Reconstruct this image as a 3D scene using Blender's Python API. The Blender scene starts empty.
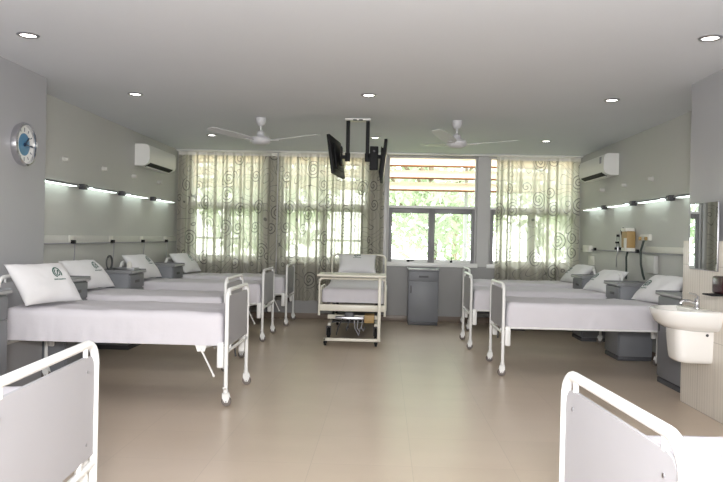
import bpy, bmesh, math, random
from math import sin, cos, pi, radians as R, hypot, atan2
from mathutils import Vector, Matrix, noise

scene = bpy.context.scene
COL = scene.collection
random.seed(7)

# ------------------------------------------------------------------ materials
def lin(v):
    v /= 255.0
    return v / 12.92 if v <= .04045 else ((v + .055) / 1.055) ** 2.4
def C(r, g, b): return (lin(r), lin(g), lin(b), 1.0)

class NT:
    def __init__(s, name):
        s.m = bpy.data.materials.new(name); s.m.use_nodes = True
        s.t = s.m.node_tree; s.t.nodes.clear()
        s.out = s.n('ShaderNodeOutputMaterial')
    def n(s, kind, **kw):
        o = s.t.nodes.new(kind)
        for k, v in kw.items(): setattr(o, k, v)
        return o
    def l(s, a, b): s.t.links.new(a, b)
    def val(s, sock, v):
        if hasattr(v, 'links') or isinstance(v, bpy.types.NodeSocket): s.l(v, sock)
        else: sock.default_value = v
    def math(s, op, a, b=0.0, clamp=False):
        o = s.n('ShaderNodeMath', operation=op, use_clamp=clamp)
        s.val(o.inputs[0], a); s.val(o.inputs[1], b)
        return o.outputs[0]
    def mix(s, f, a, b):
        o = s.n('ShaderNodeMix', data_type='RGBA')
        s.val(o.inputs[0], f); s.val(o.inputs[6], a); s.val(o.inputs[7], b)
        return o.outputs[2]

def mat(name, col, rough=.5, metal=0.0, var=.06, scale=6.0, bump=0.0, bscale=40.0, spec=.5, coat=0.0):
    t = NT(name)
    b = t.n('ShaderNodeBsdfPrincipled')
    tc = t.n('ShaderNodeTexCoord')
    nz = t.n('ShaderNodeTexNoise'); nz.inputs['Scale'].default_value = scale; nz.inputs['Detail'].default_value = 4
    t.l(tc.outputs['Object'], nz.inputs['Vector'])
    dark = tuple(c * (1 - var) for c in col[:3]) + (1,)
    lite = tuple(min(1, c * (1 + var)) for c in col[:3]) + (1,)
    t.l(t.mix(nz.outputs['Fac'], dark, lite), b.inputs['Base Color'])
    b.inputs['Roughness'].default_value = rough; b.inputs['Metallic'].default_value = metal
    b.inputs['Specular IOR Level'].default_value = spec
    b.inputs['Coat Weight'].default_value = coat
    if bump:
        n2 = t.n('ShaderNodeTexNoise'); n2.inputs['Scale'].default_value = bscale; n2.inputs['Detail'].default_value = 3
        t.l(tc.outputs['Object'], n2.inputs['Vector'])
        bp = t.n('ShaderNodeBump'); bp.inputs['Strength'].default_value = bump; bp.inputs['Distance'].default_value = .01
        t.l(n2.outputs['Fac'], bp.inputs['Height']); t.l(bp.outputs['Normal'], b.inputs['Normal'])
    t.l(b.outputs[0], t.out.inputs[0])
    return t.m

def emis(name, col, strength):
    t = NT(name); e = t.n('ShaderNodeEmission'); e.inputs[0].default_value = col; e.inputs[1].default_value = strength
    t.l(e.outputs[0], t.out.inputs[0]); return t.m

def floor_mat():
    t = NT('floor_tile'); b = t.n('ShaderNodeBsdfPrincipled')
    tc = t.n('ShaderNodeTexCoord')
    mp = t.n('ShaderNodeMapping'); mp.inputs['Location'].default_value = (-.19, -6.12 + .61 * 10, 0)
    t.l(tc.outputs['Object'], mp.inputs[0])
    br = t.n('ShaderNodeTexBrick'); br.offset = 0.0; br.squash = 1.0
    br.inputs['Scale'].default_value = 1.0; br.inputs['Brick Width'].default_value = .61; br.inputs['Row Height'].default_value = .61
    br.inputs['Mortar Size'].default_value = .0022; br.inputs['Mortar Smooth'].default_value = .3; br.inputs['Bias'].default_value = 0
    br.inputs['Color1'].default_value = C(208, 191, 173); br.inputs['Color2'].default_value = C(203, 186, 168); br.inputs['Mortar'].default_value = C(186, 171, 155)
    t.l(mp.outputs[0], br.inputs['Vector'])
    mp2 = t.n('ShaderNodeMapping'); mp2.inputs['Scale'].default_value = (1.0, 1.7, 1)
    t.l(tc.outputs['Object'], mp2.inputs[0])
    nz = t.n('ShaderNodeTexNoise'); nz.inputs['Scale'].default_value = 1.6; nz.inputs['Detail'].default_value = 4; nz.inputs['Distortion'].default_value = .3
    t.l(mp2.outputs[0], nz.inputs['Vector'])
    f = t.math('MULTIPLY', nz.outputs['Fac'], .55)
    t.l(t.mix(f, br.outputs['Color'], C(184, 168, 150)), b.inputs['Base Color'])
    t.l(t.math('ADD', t.math('MULTIPLY', nz.outputs['Fac'], .04), .27), b.inputs['Roughness'])
    b.inputs['Specular IOR Level'].default_value = .5
    t.l(b.outputs[0], t.out.inputs[0]); return t.m

def tile_wall_mat():
    t = NT('ribbed_wall_tile'); b = t.n('ShaderNodeBsdfPrincipled'); tc = t.n('ShaderNodeTexCoord')
    sp = t.n('ShaderNodeSeparateXYZ'); t.l(tc.outputs['Object'], sp.inputs[0])
    w = t.math('ADD', t.math('MULTIPLY', t.math('SINE', t.math('MULTIPLY', sp.outputs['Y'], 2 * pi / .045)), .5), .5)
    nz = t.n('ShaderNodeTexNoise'); nz.inputs['Scale'].default_value = 5; t.l(tc.outputs['Object'], nz.inputs['Vector'])
    f = t.math('MULTIPLY', w, nz.outputs['Fac'])
    c = t.mix(f, C(222, 215, 204), C(202, 194, 183))
    gy = t.math('LESS_THAN', t.math('FRACT', t.math('MULTIPLY', sp.outputs['Y'], 1 / .3)), .012)
    gz = t.math('LESS_THAN', t.math('FRACT', t.math('MULTIPLY', sp.outputs['Z'], 1 / .6)), .006)
    t.l(t.mix(t.math('MAXIMUM', gy, gz), c, C(165, 158, 147)), b.inputs['Base Color'])
    b.inputs['Roughness'].default_value = .3
    t.l(b.outputs[0], t.out.inputs[0]); return t.m

def curtain_mat():
    t = NT('swirl_curtain_fabric'); tc = t.n('ShaderNodeTexCoord')
    S = 2.3
    sc = t.n('ShaderNodeVectorMath', operation='SCALE'); t.l(tc.outputs['UV'], sc.inputs[0]); sc.inputs['Scale'].default_value = S
    vo = t.n('ShaderNodeTexVoronoi', voronoi_dimensions='2D', feature='F1'); vo.inputs['Scale'].default_value = 1; vo.inputs['Randomness'].default_value = .8
    t.l(sc.outputs[0], vo.inputs['Vector'])
    sb = t.n('ShaderNodeVectorMath', operation='SUBTRACT'); t.l(sc.outputs[0], sb.inputs[0]); t.l(vo.outputs['Position'], sb.inputs[1])
    sp = t.n('ShaderNodeSeparateXYZ'); t.l(sb.outputs[0], sp.inputs[0])
    d = vo.outputs['Distance']
    ang = t.math('MULTIPLY', t.math('ARCTAN2', sp.outputs[1], sp.outputs[0]), 1 / (2 * pi))
    turns = t.math('FRACT', t.math('ADD', t.math('MULTIPLY', d, 8.0), ang))
    line = t.math('LESS_THAN', t.math('ABSOLUTE', t.math('SUBTRACT', turns, .5)), .16)
    cs = t.n('ShaderNodeSeparateColor'); t.l(vo.outputs['Color'], cs.inputs[0])
    rad = t.math('ADD', t.math('MULTIPLY', cs.outputs[0], .22), .16)
    line = t.math('MULTIPLY', line, t.math('LESS_THAN', d, rad))
    nz = t.n('ShaderNodeTexNoise', noise_dimensions='2D'); nz.inputs['Scale'].default_value = 1.2; nz.inputs['Detail'].default_value = 0
    t.l(sc.outputs[0], nz.inputs['Vector'])
    stem = t.math('LESS_THAN', t.math('ABSOLUTE', t.math('SUBTRACT', t.math('FRACT', t.math('MULTIPLY', nz.outputs['Fac'], 7)), .5)), .035)
    stem = t.math('MULTIPLY', stem, t.math('GREATER_THAN', d, rad))
    f = t.math('MULTIPLY', t.math('MAXIMUM', line, stem), .62)
    col = t.mix(f, C(226, 223, 212), C(70, 70, 78))
    df = t.n('ShaderNodeBsdfDiffuse'); t.l(col, df.inputs[0])
    at = t.n('ShaderNodeAttribute'); at.attribute_name = 'fold_shade'
    tr = t.n('ShaderNodeBsdfTranslucent'); t.l(t.mix(at.outputs['Fac'], col, t.mix(f, C(158, 154, 138), C(64, 64, 68))), tr.inputs[0])
    tp = t.n('ShaderNodeBsdfTransparent'); t.l(t.mix(f, C(255, 252, 240), C(120, 120, 125)), tp.inputs[0])
    m1 = t.n('ShaderNodeMixShader'); m1.inputs[0].default_value = .66; t.l(df.outputs[0], m1.inputs[1]); t.l(tr.outputs[0], m1.inputs[2])
    m2 = t.n('ShaderNodeMixShader'); t.val(m2.inputs[0], t.math('MULTIPLY', t.math('SUBTRACT', 1.0, at.outputs['Fac'], True), .16)); t.l(m1.outputs[0], m2.inputs[1]); t.l(tp.outputs[0], m2.inputs[2])
    t.l(m2.outputs[0], t.out.inputs[0]); return t.m

def glass_mat():
    t = NT('window_glass'); g = t.n('ShaderNodeBsdfGlossy'); g.inputs['Roughness'].default_value = .02
    tp = t.n('ShaderNodeBsdfTransparent'); tp.inputs[0].default_value = (.93, .96, .95, 1)
    fr = t.n('ShaderNodeFresnel'); fr.inputs[0].default_value = 1.3
    m = t.n('ShaderNodeMixShader'); t.l(fr.outputs[0], m.inputs[0]); t.l(tp.outputs[0], m.inputs[1]); t.l(g.outputs[0], m.inputs[2])
    t.l(m.outputs[0], t.out.inputs[0]); return t.m

def leaf_mat(name, a, b_):
    t = NT(name); tc = t.n('ShaderNodeTexCoord'); nz = t.n('ShaderNodeTexNoise'); nz.inputs['Scale'].default_value = 1.5
    t.l(tc.outputs['Object'], nz.inputs['Vector']); c = t.mix(nz.outputs['Fac'], a, b_)
    df = t.n('ShaderNodeBsdfDiffuse'); t.l(c, df.inputs[0]); tr = t.n('ShaderNodeBsdfTranslucent'); t.l(c, tr.inputs[0])
    m = t.n('ShaderNodeMixShader'); m.inputs[0].default_value = .5; t.l(df.outputs[0], m.inputs[1]); t.l(tr.outputs[0], m.inputs[2])
    t.l(m.outputs[0], t.out.inputs[0]); return t.m

M = dict(
    floor=floor_mat(), tile=tile_wall_mat(), curtain=curtain_mat(), glass=glass_mat(),
    ceil=mat('ceiling_paint', C(217, 220, 225), .85, var=.02, scale=2),
    wall=mat('wall_paint', C(186, 186, 182), .45, var=.03, scale=2),
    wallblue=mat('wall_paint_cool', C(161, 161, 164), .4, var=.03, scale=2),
    lowwall=mat('wall_paint_below_window', C(150, 149, 148), .5, var=.03),
    base=mat('baseboard_tile', C(122, 108, 96), .4, var=.08),
    alu=mat('window_aluminium', C(188, 187, 186), .4, var=.03),
    dkframe=mat('window_dark_frame', C(132, 131, 133), .4, var=.04),
    white=mat('white_enamel', C(238, 238, 236), .3, var=.02),
    cream=mat('cream_enamel', C(226, 222, 208), .35, var=.03),
    panel=mat('grey_bed_panel', C(172, 171, 175), .45, var=.03),
    sheet=mat('white_sheet', C(211, 208, 213), .9, var=.03, scale=9, bump=.25, bscale=14, spec=.1),
    pillow=mat('white_pillowcase', C(226, 225, 226), .9, var=.03, bump=.3, bscale=18, spec=.1),
    green=mat('green_print', C(44, 92, 80), .8, var=.1),
    locker=mat('grey_locker', C(120, 122, 127), .45, var=.05),
    lockdk=mat('dark_locker_grey', C(76, 77, 81), .5),  # darker grey of the locker plinths and handles
    locktop=mat('locker_top', C(126, 127, 129), .35, var=.05),
    lockedge=mat('locker_top_edge', C(168, 168, 170), .4),
    black=mat('black_plastic', C(18, 18, 20), .6, var=.1, spec=.25),
    fanwhite=mat('fan_enamel', C(196, 196, 198), .4, var=.02),
    trunk=mat('trunking_plastic', C(196, 195, 189), .4, var=.03),
    screen=mat('black_screen', C(10, 10, 12), .3, var=.05, spec=.3),
    dark=mat('dark_grey_metal', C(60, 60, 64), .45),
    rubber=mat('grey_rubber', C(112, 104, 99), .7),
    chrome=mat('chrome', C(215, 215, 218), .12, 1.0, var=.02),
    steel=mat('steel', C(180, 180, 184), .3, 1.0, var=.03),
    ceramic=mat('white_ceramic', C(236, 234, 230), .12, var=.01, coat=.5),
    acwhite=mat('white_ac_plastic', C(226, 226, 222), .35, var=.01),
    plastic=mat('white_plastic', C(222, 220, 212), .4, var=.03),
    tan=mat('tan_plastic', C(168, 138, 88), .5, var=.08),
    hose=mat('dark_green_hose', C(46, 58, 54), .5, var=.1),
    maroon=mat('dark_maroon_plastic', C(64, 38, 42), .25, var=.1),
    clockw=mat('clock_white', C(225, 225, 222), .4, var=.01),
    clockb=mat('clock_blue', C(70, 122, 158), .35, var=.2, scale=9),
    navy=mat('clock_navy', C(28, 46, 74), .4),
    mirror=mat('mirror_silver', C(232, 236, 236), .01, 1.0, var=0.0),
    slat=mat('cream_slat', C(196, 174, 146), .6, var=.05),
    slatedge=mat('brown_slat_edge', C(128, 78, 46), .6, var=.1),
    bark=mat('tree_bark', C(120, 105, 88), .9, var=.2),
    grass=mat('ground_grass', C(122, 140, 92), .95, var=.2),
    leafa=leaf_mat('leaf_pale', C(166, 178, 150), C(206, 214, 192)),
    leafb=leaf_mat('leaf_mid', C(150, 166, 136), C(196, 206, 182)),
    lamp=emis('wall_lamp_tube', (.86, 1.0, .92, 1), 4.2),
    down=emis('downlight_glow', (1.0, .97, .9, 1), 14.0),
    sticker=mat('grey_sticker', C(150, 150, 155), .5),
)

# ------------------------------------------------------------------ mesh builder
class MB:
    def __init__(s): s.v = []; s.f = []; s.mi = []; s.mats = []; s.uv = {}
    def slot(s, m):
        if m not in s.mats: s.mats.append(m)
        return s.mats.index(m)
    def add(s, vs, fs, m):
        k = len(s.v); s.v += [tuple(v) for v in vs]; i = s.slot(m)
        for f in fs: s.f.append(tuple(k + a for a in f)); s.mi.append(i)
        return k
    def box(s, x0, x1, y0, y1, z0, z1, m, bev=0.0, seg=2, rot=None):
        bm = bmesh.new(); bmesh.ops.create_cube(bm, size=1)
        for v in bm.verts:
            v.co = Vector(((x0 + x1) / 2 + v.co.x * (x1 - x0), (y0 + y1) / 2 + v.co.y * (y1 - y0), (z0 + z1) / 2 + v.co.z * (z1 - z0)))
        if bev: bmesh.ops.bevel(bm, geom=bm.edges[:], offset=bev, segments=seg, affect='EDGES', profile=.5)
        if rot is not None:
            for v in bm.verts: v.co = rot @ v.co
        s.bm(bm, m)
        return s
    def bm(s, bm, m):
        bm.verts.index_update()
        s.add([v.co[:] for v in bm.verts], [[v.index for v in f.verts] for f in bm.faces], m); bm.free()
    def tube(s, pts, r, m, n=10, cap=True, closed=False):
        pts = [Vector(p) for p in pts]; N = len(pts); vs = []; fs = []
        rr = r if isinstance(r, (list, tuple)) else [r] * N
        t0 = (pts[1] - pts[0]).normalized()
        a = Vector((0, 0, 1)) if abs(t0.z) < .9 else Vector((1, 0, 0))
        nrm = (a - t0 * a.dot(t0)).normalized()
        for i, p in enumerate(pts):
            if closed: t = (pts[(i + 1) % N] - pts[i - 1]).normalized()
            elif i == 0: t = t0
            elif i == N - 1: t = (pts[-1] - pts[-2]).normalized()
            else: t = ((pts[i + 1] - p).normalized() + (p - pts[i - 1]).normalized()).normalized()
            nrm = (nrm - t * nrm.dot(t)).normalized(); b = t.cross(nrm)
            for k in range(n):
                q = 2 * pi * k / n; vs.append(p + (nrm * cos(q) + b * sin(q)) * rr[i])
        M_ = N if closed else N - 1
        for i in range(M_):
            for k in range(n):
                j = (i + 1) % N
                fs.append((i * n + k, i * n + (k + 1) % n, j * n + (k + 1) % n, j * n + k))
        if cap and not closed:
            fs.append(tuple(range(n))[::-1]); fs.append(tuple((N - 1) * n + k for k in range(n)))
        s.add(vs, fs, m); return s
    def cyl(s, p0, p1, r, m, n=16): return s.tube([p0, p1], r, m, n)
    def lathe(s, prof, m, n=28, mtx=None):
        # prof: (radius, z) list around the z axis
        vs = []; fs = []
        for (r, z) in prof:
            for k in range(n):
                q = 2 * pi * k / n; v = Vector((max(r, 1e-4) * cos(q), max(r, 1e-4) * sin(q), z)); vs.append(mtx @ v if mtx else v)
        for i in range(len(prof) - 1):
            for k in range(n):
                fs.append((i * n + k, i * n + (k + 1) % n, (i + 1) * n + (k + 1) % n, (i + 1) * n + k))
        s.add(vs, fs, m); return s
    def grid(s, P, m, flip=False):
        ny = len(P); nx = len(P[0]); vs = [p for row in P for p in row]; fs = []
        for j in range(ny - 1):
            for i in range(nx - 1):
                q = (j * nx + i, j * nx + i + 1, (j + 1) * nx + i + 1, (j + 1) * nx + i)
                fs.append(q[::-1] if flip else q)
        return s.add(vs, fs, m)
    def prism(s, poly, axis, a, b, m):
        # poly 2D list extruded along axis index
        def mk(p, t):
            if axis == 0: return (t, p[0], p[1])
            if axis == 1: return (p[0], t, p[1])
            return (p[0], p[1], t)
        n = len(poly); vs = [mk(p, a) for p in poly] + [mk(p, b) for p in poly]
        fs = [tuple(range(n)), tuple(range(n, 2 * n))[::-1]] + [(i, (i + 1) % n, n + (i + 1) % n, n + i) for i in range(n)]
        s.add(vs, fs, m); return s
    def build(s, name, parent=None, smooth=True, ang=40):
        me = bpy.data.meshes.new(name); me.from_pydata(s.v, [], s.f)
        for m in s.mats: me.materials.append(M[m] if isinstance(m, str) else m)
        me.polygons.foreach_set('material_index', s.mi)
        b = bmesh.new(); b.from_mesh(me); bmesh.ops.recalc_face_normals(b, faces=b.faces[:]); b.to_mesh(me); b.free()
        if smooth:
            me.polygons.foreach_set('use_smooth', [True] * len(me.polygons)); me.set_sharp_from_angle(angle=R(ang))
        me.update()
        o = bpy.data.objects.new(name, me); COL.objects.link(o)
        if parent: o.parent = parent
        return o

def empty(name, loc=(0, 0, 0), rz=0.0):
    o = bpy.data.objects.new(name, None); COL.objects.link(o); o.location = loc; o.rotation_euler = (0, 0, rz); o.empty_display_size = .1
    return o
def tag(o, label, cat, group=None):
    o['label'] = label; o['category'] = cat
    if group: o['group'] = group
    return o
def struct(o, label=None):
    o['kind'] = 'structure'
    if label: o['label'] = label
    return o
def children(o): return [c for c in COL.objects if c.parent == o]
def dup(o, parent=None, skip=()):
    c = o.copy(); COL.objects.link(c); c.parent = parent
    for ch in children(o):
        if ch.name.split('.')[0] not in skip: dup(ch, c, skip)
    return c
def arc(c, r, a0, a1, n, ax):   # ax: two unit vectors
    u, v = Vector(ax[0]), Vector(ax[1]); c = Vector(c)
    return [c + (u * cos(a0 + (a1 - a0) * i / n) + v * sin(a0 + (a1 - a0) * i / n)) * r for i in range(n + 1)]

# ------------------------------------------------------------------ room constants
HC = 1.37; H = 2.776
XL, XR = -3.49, 3.19            # recess walls
PL, PR = -3.14, 2.656           # near walls (they step into the room)
YL, YR = 6.455, 6.33            # where the near walls end
D = 11.82; DO = 12.02           # window wall inner / outer face
YB = -3.0
SILL, TOP = .955, 2.755
WIN = [(-3.29, -2.02), (-1.75, -.32), (.02, 1.51), (1.70, 3.12)]

# shell
f = MB().box(XL - .2, XR + .2, YB - .2, DO, -.1, 0, 'floor').build('floor', smooth=False); struct(f, 'beige square floor tiles')
c = MB().box(XL - .2, XR + .2, YB - .2, DO, H, H + .12, 'ceil').build('ceiling', smooth=False); struct(c, 'plain white ceiling')
w = MB().box(XL - .2, XL, YL - .1, DO, 0, H, 'wall').build('wall_left', smooth=False); struct(w, 'grey-green recessed left wall')
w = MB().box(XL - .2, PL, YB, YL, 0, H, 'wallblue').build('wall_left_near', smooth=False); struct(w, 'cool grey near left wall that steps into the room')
w = MB().box(XR, XR + .2, YR - .1, DO, 0, H, 'wall').build('wall_right', smooth=False); struct(w, 'grey recessed right wall')
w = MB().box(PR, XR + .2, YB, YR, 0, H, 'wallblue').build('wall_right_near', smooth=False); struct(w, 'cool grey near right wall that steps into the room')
w = MB().box(PR - .04, PR - .001, YB, YR + .002, 0, 1.405, 'tile').build('trim_1', smooth=False); struct(w, 'cream ribbed tiles on the lower right wall')
w = MB().box(XL - .2, XR + .2, YB - .2, YB, 0, H, 'wall').build('wall_rear', smooth=False); struct(w, 'wall behind the viewer')
wb = MB()
wb.box(XL, XR, D, DO, 0, SILL - .02, 'lowwall')
wb.box(XL, XR, D, DO, TOP + .005, H, 'wall')
xs = [XL] + [v for a in WIN for v in a] + [XR]
for i in range(0, len(xs), 2): wb.box(xs[i], xs[i + 1], D, DO, SILL - .02, TOP + .005, 'alu')
struct(wb.build('wall_back', smooth=False), 'window wall with grey lower part')
struct(MB().box(XL + .002, XR - .002, D - .012, D - .0005, 0.0005, .10, 'base', .003).build('baseboard_back'), 'brown tile baseboard under the windows')
struct(MB().box(XL, XR, D - .14, D - .02, H - .022, H - .0005, 'white', .004).build('trim_2'), 'white curtain track along the ceiling')
struct(MB().box(XL + .001, XL + .012, YL + .01, D - .015, 0.0005, .10, 'base', .003).build('baseboard_left'), 'brown tile baseboard on the left wall')
struct(MB().box(XR - .012, XR - .001, YR + .01, D - .015, 0.0005, .10, 'base', .003).build('baseboard_right'), 'brown tile baseboard on the right wall')

# windows: aluminium outer frame, dark casements below a transom, fixed light above
for i, (x0, x1) in enumerate(WIN):
    yf = D + .05; t = .035
    fr = MB()
    fr.box(x0, x0 + t, yf, yf + .07, SILL - .02, TOP, 'alu', .004); fr.box(x1 - t, x1, yf, yf + .07, SILL - .02, TOP, 'alu', .004)
    fr.box(x0 + t, x1 - t, yf, yf + .07, TOP - t, TOP, 'alu', .004)
    fr.box(x0 + t, x1 - t, yf, yf + .07, 1.885, 1.925, 'white', .004)
    fr.box(x0 - .02, x1 + .02, D - .03, yf + .07, SILL - .04, SILL + .03, 'white', .006)
    w = fr.build('window_%d' % (i + 1)); struct(w, 'aluminium window with two casements below a fixed light')
    xm = (x0 + x1) / 2; zb, zt = SILL + .03, 1.885
    for (a, b) in ((x0 + t, xm), (xm, x1 - t)):
        q = .055
        s = MB(); s.box(a, a + q, yf - .005, yf + .05, zb, zt, 'dkframe', .004); s.box(b - q, b, yf - .005, yf + .05, zb, zt, 'dkframe', .004)
        s.box(a + q, b - q, yf - .005, yf + .05, zt - .085, zt, 'dkframe', .004); s.box(a + q, b - q, yf - .005, yf + .05, zb, zb + .05, 'white', .004)
        so = s.build('casement', w)
        MB().box(a + q, b - q, yf + .02, yf + .026, zb + .05, zt - .085, 'glass').build('pane', so, smooth=False)
        h = MB(); hx = (a + b) / 2 - .02
        h.box(hx - .02, hx + .02, yf - .025, yf - .005, zb + .005, zb + .04, 'black', .004)
        if a > xm - .01: h.cyl((hx, yf - .03, zb + .02), (hx, yf - .03, zb + .09), .008, 'black')
        else: h.cyl((hx - .03, yf - .03, zb + .02), (hx + .09, yf - .03, zb + .03), .008, 'black')
        h.build('window_handle', so)
    MB().box(x0 + t, x1 - t, yf + .03, yf + .036, 1.925, TOP - t, 'glass').build('pane', w, smooth=False)
    if i in (0, 1): MB().box(x0 + t, x1 - t, yf + .075, yf + .095, 1.30, 1.335, 'dkframe').build('guard_bar', w, smooth=False)

# ------------------------------------------------------------------ curtains
def curtain(x0, x1, z0, z1, yc, seed, label, wl=.20):
    random.seed(seed); rows = 40; n = int((x1 - x0) / .012)
    ph = random.random() * 9
    P = []; U = []
    s = 0; base = []; px = None
    for i in range(n + 1):
        x = x0 + (x1 - x0) * i / n
        q = noise.noise((x * 2.1, seed, 0)) * 3.2
        y = .034 * sin(2 * pi * x / wl + q + ph) + .010 * sin(2 * pi * x / (wl * .43) + q * 2)
        if px is not None: s += hypot(x - px[0], (y - px[1]) * 1.3)
        px = (x, y); base.append((x, y, s))
    for j in range(rows + 1):
        t = j / rows; z = z1 + (z0 - z1) * t
        a = .45 + .6 * min(1, t * 3); row = []; ur = []
        for (x, y, s) in base:
            dx = .012 * noise.noise((x * 5, z * 1.2, seed + 3)) * t
            dy = .008 * noise.noise((x * 4, z * 1.5, seed + 8))
            dz = -.012 * noise.noise((x * 3, seed, 1)) * (t > .99)
            row.append((min(max(x + dx, x0 - .005), x1 + .005), yc + y * a + dy, z + dz)); ur.append((s, z))
        P.append(row); U.append(ur)
    mb = MB(); mb.grid(P, 'curtain')
    o = mb.build('curtain', ang=180); me = o.data
    uv = me.uv_layers.new(name='UVMap'); flat = [u for r in U for u in r]
    for lp in me.loops: uv.data[lp.index].uv = (flat[lp.vertex_index][0] + seed * 1.7, flat[lp.vertex_index][1])
    ga = me.attributes.new('fold_shade', 'FLOAT', 'POINT')      # fold stripes shaded into the cloth colour: steeper slopes pass less light
    vals = []
    for j in range(rows + 1):
        for i, (x, y, s) in enumerate(base):
            a, b = base[max(i - 1, 0)], base[min(i + 1, n)]
            sl = abs(b[1] - a[1]) / max(b[0] - a[0], 1e-6)
            vals.append(min(1, max(0, (sl - .30) * .9) + .10 * (noise.noise((x * 6, seed, 4)) > .1)))
    ga.data.foreach_set('value', vals)
    # heading tape: a part
    hd = MB(); PP = []
    for z in (z1 + .012, z1 - .045):
        PP.append([(x, yc + y * .5 - .006, z) for (x, y, s) in base])
    hd.grid(PP, 'plastic'); h2 = hd.build('heading_tape', o, ang=180)
    tag(o, label, 'curtain', 'swirl patterned curtains')
    return o
curtain(-3.455, -1.812, .32, 2.735, D - .085, 1, 'sheer swirl-patterned curtain nearest the left wall, hanging over the leftmost window')
curtain(-1.788, -.03, .315, 2.735, D - .085, 2, 'sheer swirl-patterned curtain hanging behind the bed with the over-bed table')
curtain(1.80, 3.165, .33, 2.735, D - .085, 5, 'sheer swirl-patterned curtain on the right, beside the uncovered window', .25)

# ------------------------------------------------------------------ outside
sh = empty('sun_louvre', (0, 12.75, 0))
tag(sh, 'cream slatted sun louvre with brown edges outside the top of the windows', 'louvre')
for k in range(4):
    z = 2.96 - k * .215
    r = Matrix.Translation((0, 0, z)) @ Matrix.Rotation(R(38), 4, 'X')
    mb = MB(); mb.box(-3.6, 3.4, -.12, .11, -.012, .012, 'slat', rot=r); mb.box(-3.6, 3.4, -.136, -.12, -.017, .017, 'slatedge', rot=r)
    mb.build('slat', sh, smooth=False)
for x in (-3.5, 1.44, 3.3): MB().box(x - .03, x + .03, .13, .19, -.0, 3.1, 'alu').build('post', sh, smooth=False)
struct(MB().box(-25, 25, 12.1, 45, -.14, -.04, 'grass').build('ground', smooth=False), 'ground outside the windows')
def tree(x, y, h, rad, seed, mt, label, n=1700):
    random.seed(seed); o = empty('tree', (x, y, -.04)); tag(o, label, 'tree', 'trees outside the windows')
    t = MB(); t.tube([(0, 0, 0), (.05, 0, h * .35), (-.05, .05, h * .7)], [.13, .10, .05], 'bark', 8)
    for k in range(5):
        a = random.random() * 6.3; t.tube([(.03, 0, h * (.3 + .07 * k)), (cos(a) * rad * .5, sin(a) * rad * .4, h * (.5 + .07 * k)), (cos(a) * rad * .8, sin(a) * rad * .6, h * (.58 + .07 * k))], [.05, .03, .012], 'bark', 6)
    t.build('trunk', o)
    m = MB()
    for k in range(n):
        while True:
            p = Vector((random.uniform(-1, 1), random.uniform(-1, 1), random.uniform(-1, 1)))
            if p.length < 1: break
        p = Vector((p.x * rad, p.y * rad * .7, h * .58 + p.z * h * .42))
        if noise.noise(p * .9 + Vector((seed, 0, 0))) < -.18: continue
        s = random.uniform(.09, .2); d = Vector((random.uniform(-1, 1), random.uniform(-1, 1), random.uniform(-1.2, .2))).normalized()
        q = d.cross(Vector((random.uniform(-1, 1), random.uniform(-1, 1), random.uniform(-1, 1)))).normalized()
        m.add([p - d * s, p + q * s * .35, p + d * s, p - q * s * .35], [(0, 1, 2, 3)], mt)
    m.build('foliage', o, smooth=False)
tree(1.1, 17.0, 4.8, 1.9, 11, 'leafa', 'pale leafy tree outside, filling the uncovered window', 4200)
tree(4.9, 17.5, 4.4, 1.75, 12, 'leafb', 'leafy tree outside behind the right-hand curtain', 3000)
tree(-2.9, 17.5, 4.6, 1.8, 13, 'leafb', 'leafy tree outside behind the curtain by the electric bed', 3000)
tree(-6.6, 18.0, 4.8, 1.75, 14, 'leafa', 'leafy tree outside behind the leftmost curtain', 3000)
tree(2.6, 27.0, 7.0, 3.2, 15, 'leafb', 'taller tree farther outside, behind the one filling the uncovered window', 4200)
tree(-4.6, 27.0, 7.0, 3.2, 16, 'leafa', 'taller tree farther outside on the left, behind the curtains', 3000)
# ------------------------------------------------------------------ beds
L, W, HF = 1.90, .87, .944
TR = .0165
def end_frame(x, h):
    r = .085; y = W / 2 - TR
    pts = [(x, -y, .125), (x, -y, .4)] + arc((x, -y + r, h - TR - r), r, pi, pi / 2, 8, ((0, 1, 0), (0, 0, 1))) \
        + arc((x, y - r, h - TR - r), r, pi / 2, 0, 8, ((0, 1, 0), (0, 0, 1))) + [(x, y, .4), (x, y, .125)]
    return MB().tube(pts, TR, 'white', 12)
def end_panel(x, h):
    y = W / 2 - 2 * TR - .004; z0, z1 = .475, h - .062; c = .06
    poly = [(-y, z0), (y, z0), (y, z1 - c)] + [(y - c + c * cos(a), z1 - c + c * sin(a)) for a in (R(30), R(60), R(90))] + [(-y + c + c * cos(a), z1 - c + c * sin(a)) for a in (R(90), R(120), R(150), R(180))]
    m = MB().prism(poly, 0, x - .006, x + .006, 'panel')
    for s in (-1, 1):
        m.box(x - .008, x + .008, s * y * .80 - .008, s * y * .80 + .008, z1 - .004, h - 2 * TR + .004, 'white', .002)
        m.box(x - .008, x + .008, s * y * .7 - .012, s * y * .7 + .012, .44, z0 + .004, 'white', .002)
        for zz in (z0 + .06, z1 - .06): m.cyl((x - .009, s * y * .82, zz), (x + .009, s * y * .82, zz), .006, 'steel', 8)
    return m
def caster_mb(x, y, brake):
    m = MB()
    m.cyl((x, y, .1), (x, y, .135), .02, 'white', 12)
    for s in (-1, 1): m.prism([(x - .024, .108), (x + .024, .108), (x + .036, .07), (x + .022, .032), (x - .004, .032), (x - .024, .07)], 1, y + s * .018 - .003, y + s * .018 + .003, 'white')
    m.box(x - .02, x + .02, y - .021, y + .021, .1, .108, 'white', .002)
    if brake: m.box(x - .012, x + .012, y - .075, y + .05, .128, .137, 'white', .003, rot=Matrix.Translation((x, y, .13)) @ Matrix.Rotation(R(-22), 4, 'X') @ Matrix.Translation((-x, -y, -.13)))
    return m
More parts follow.
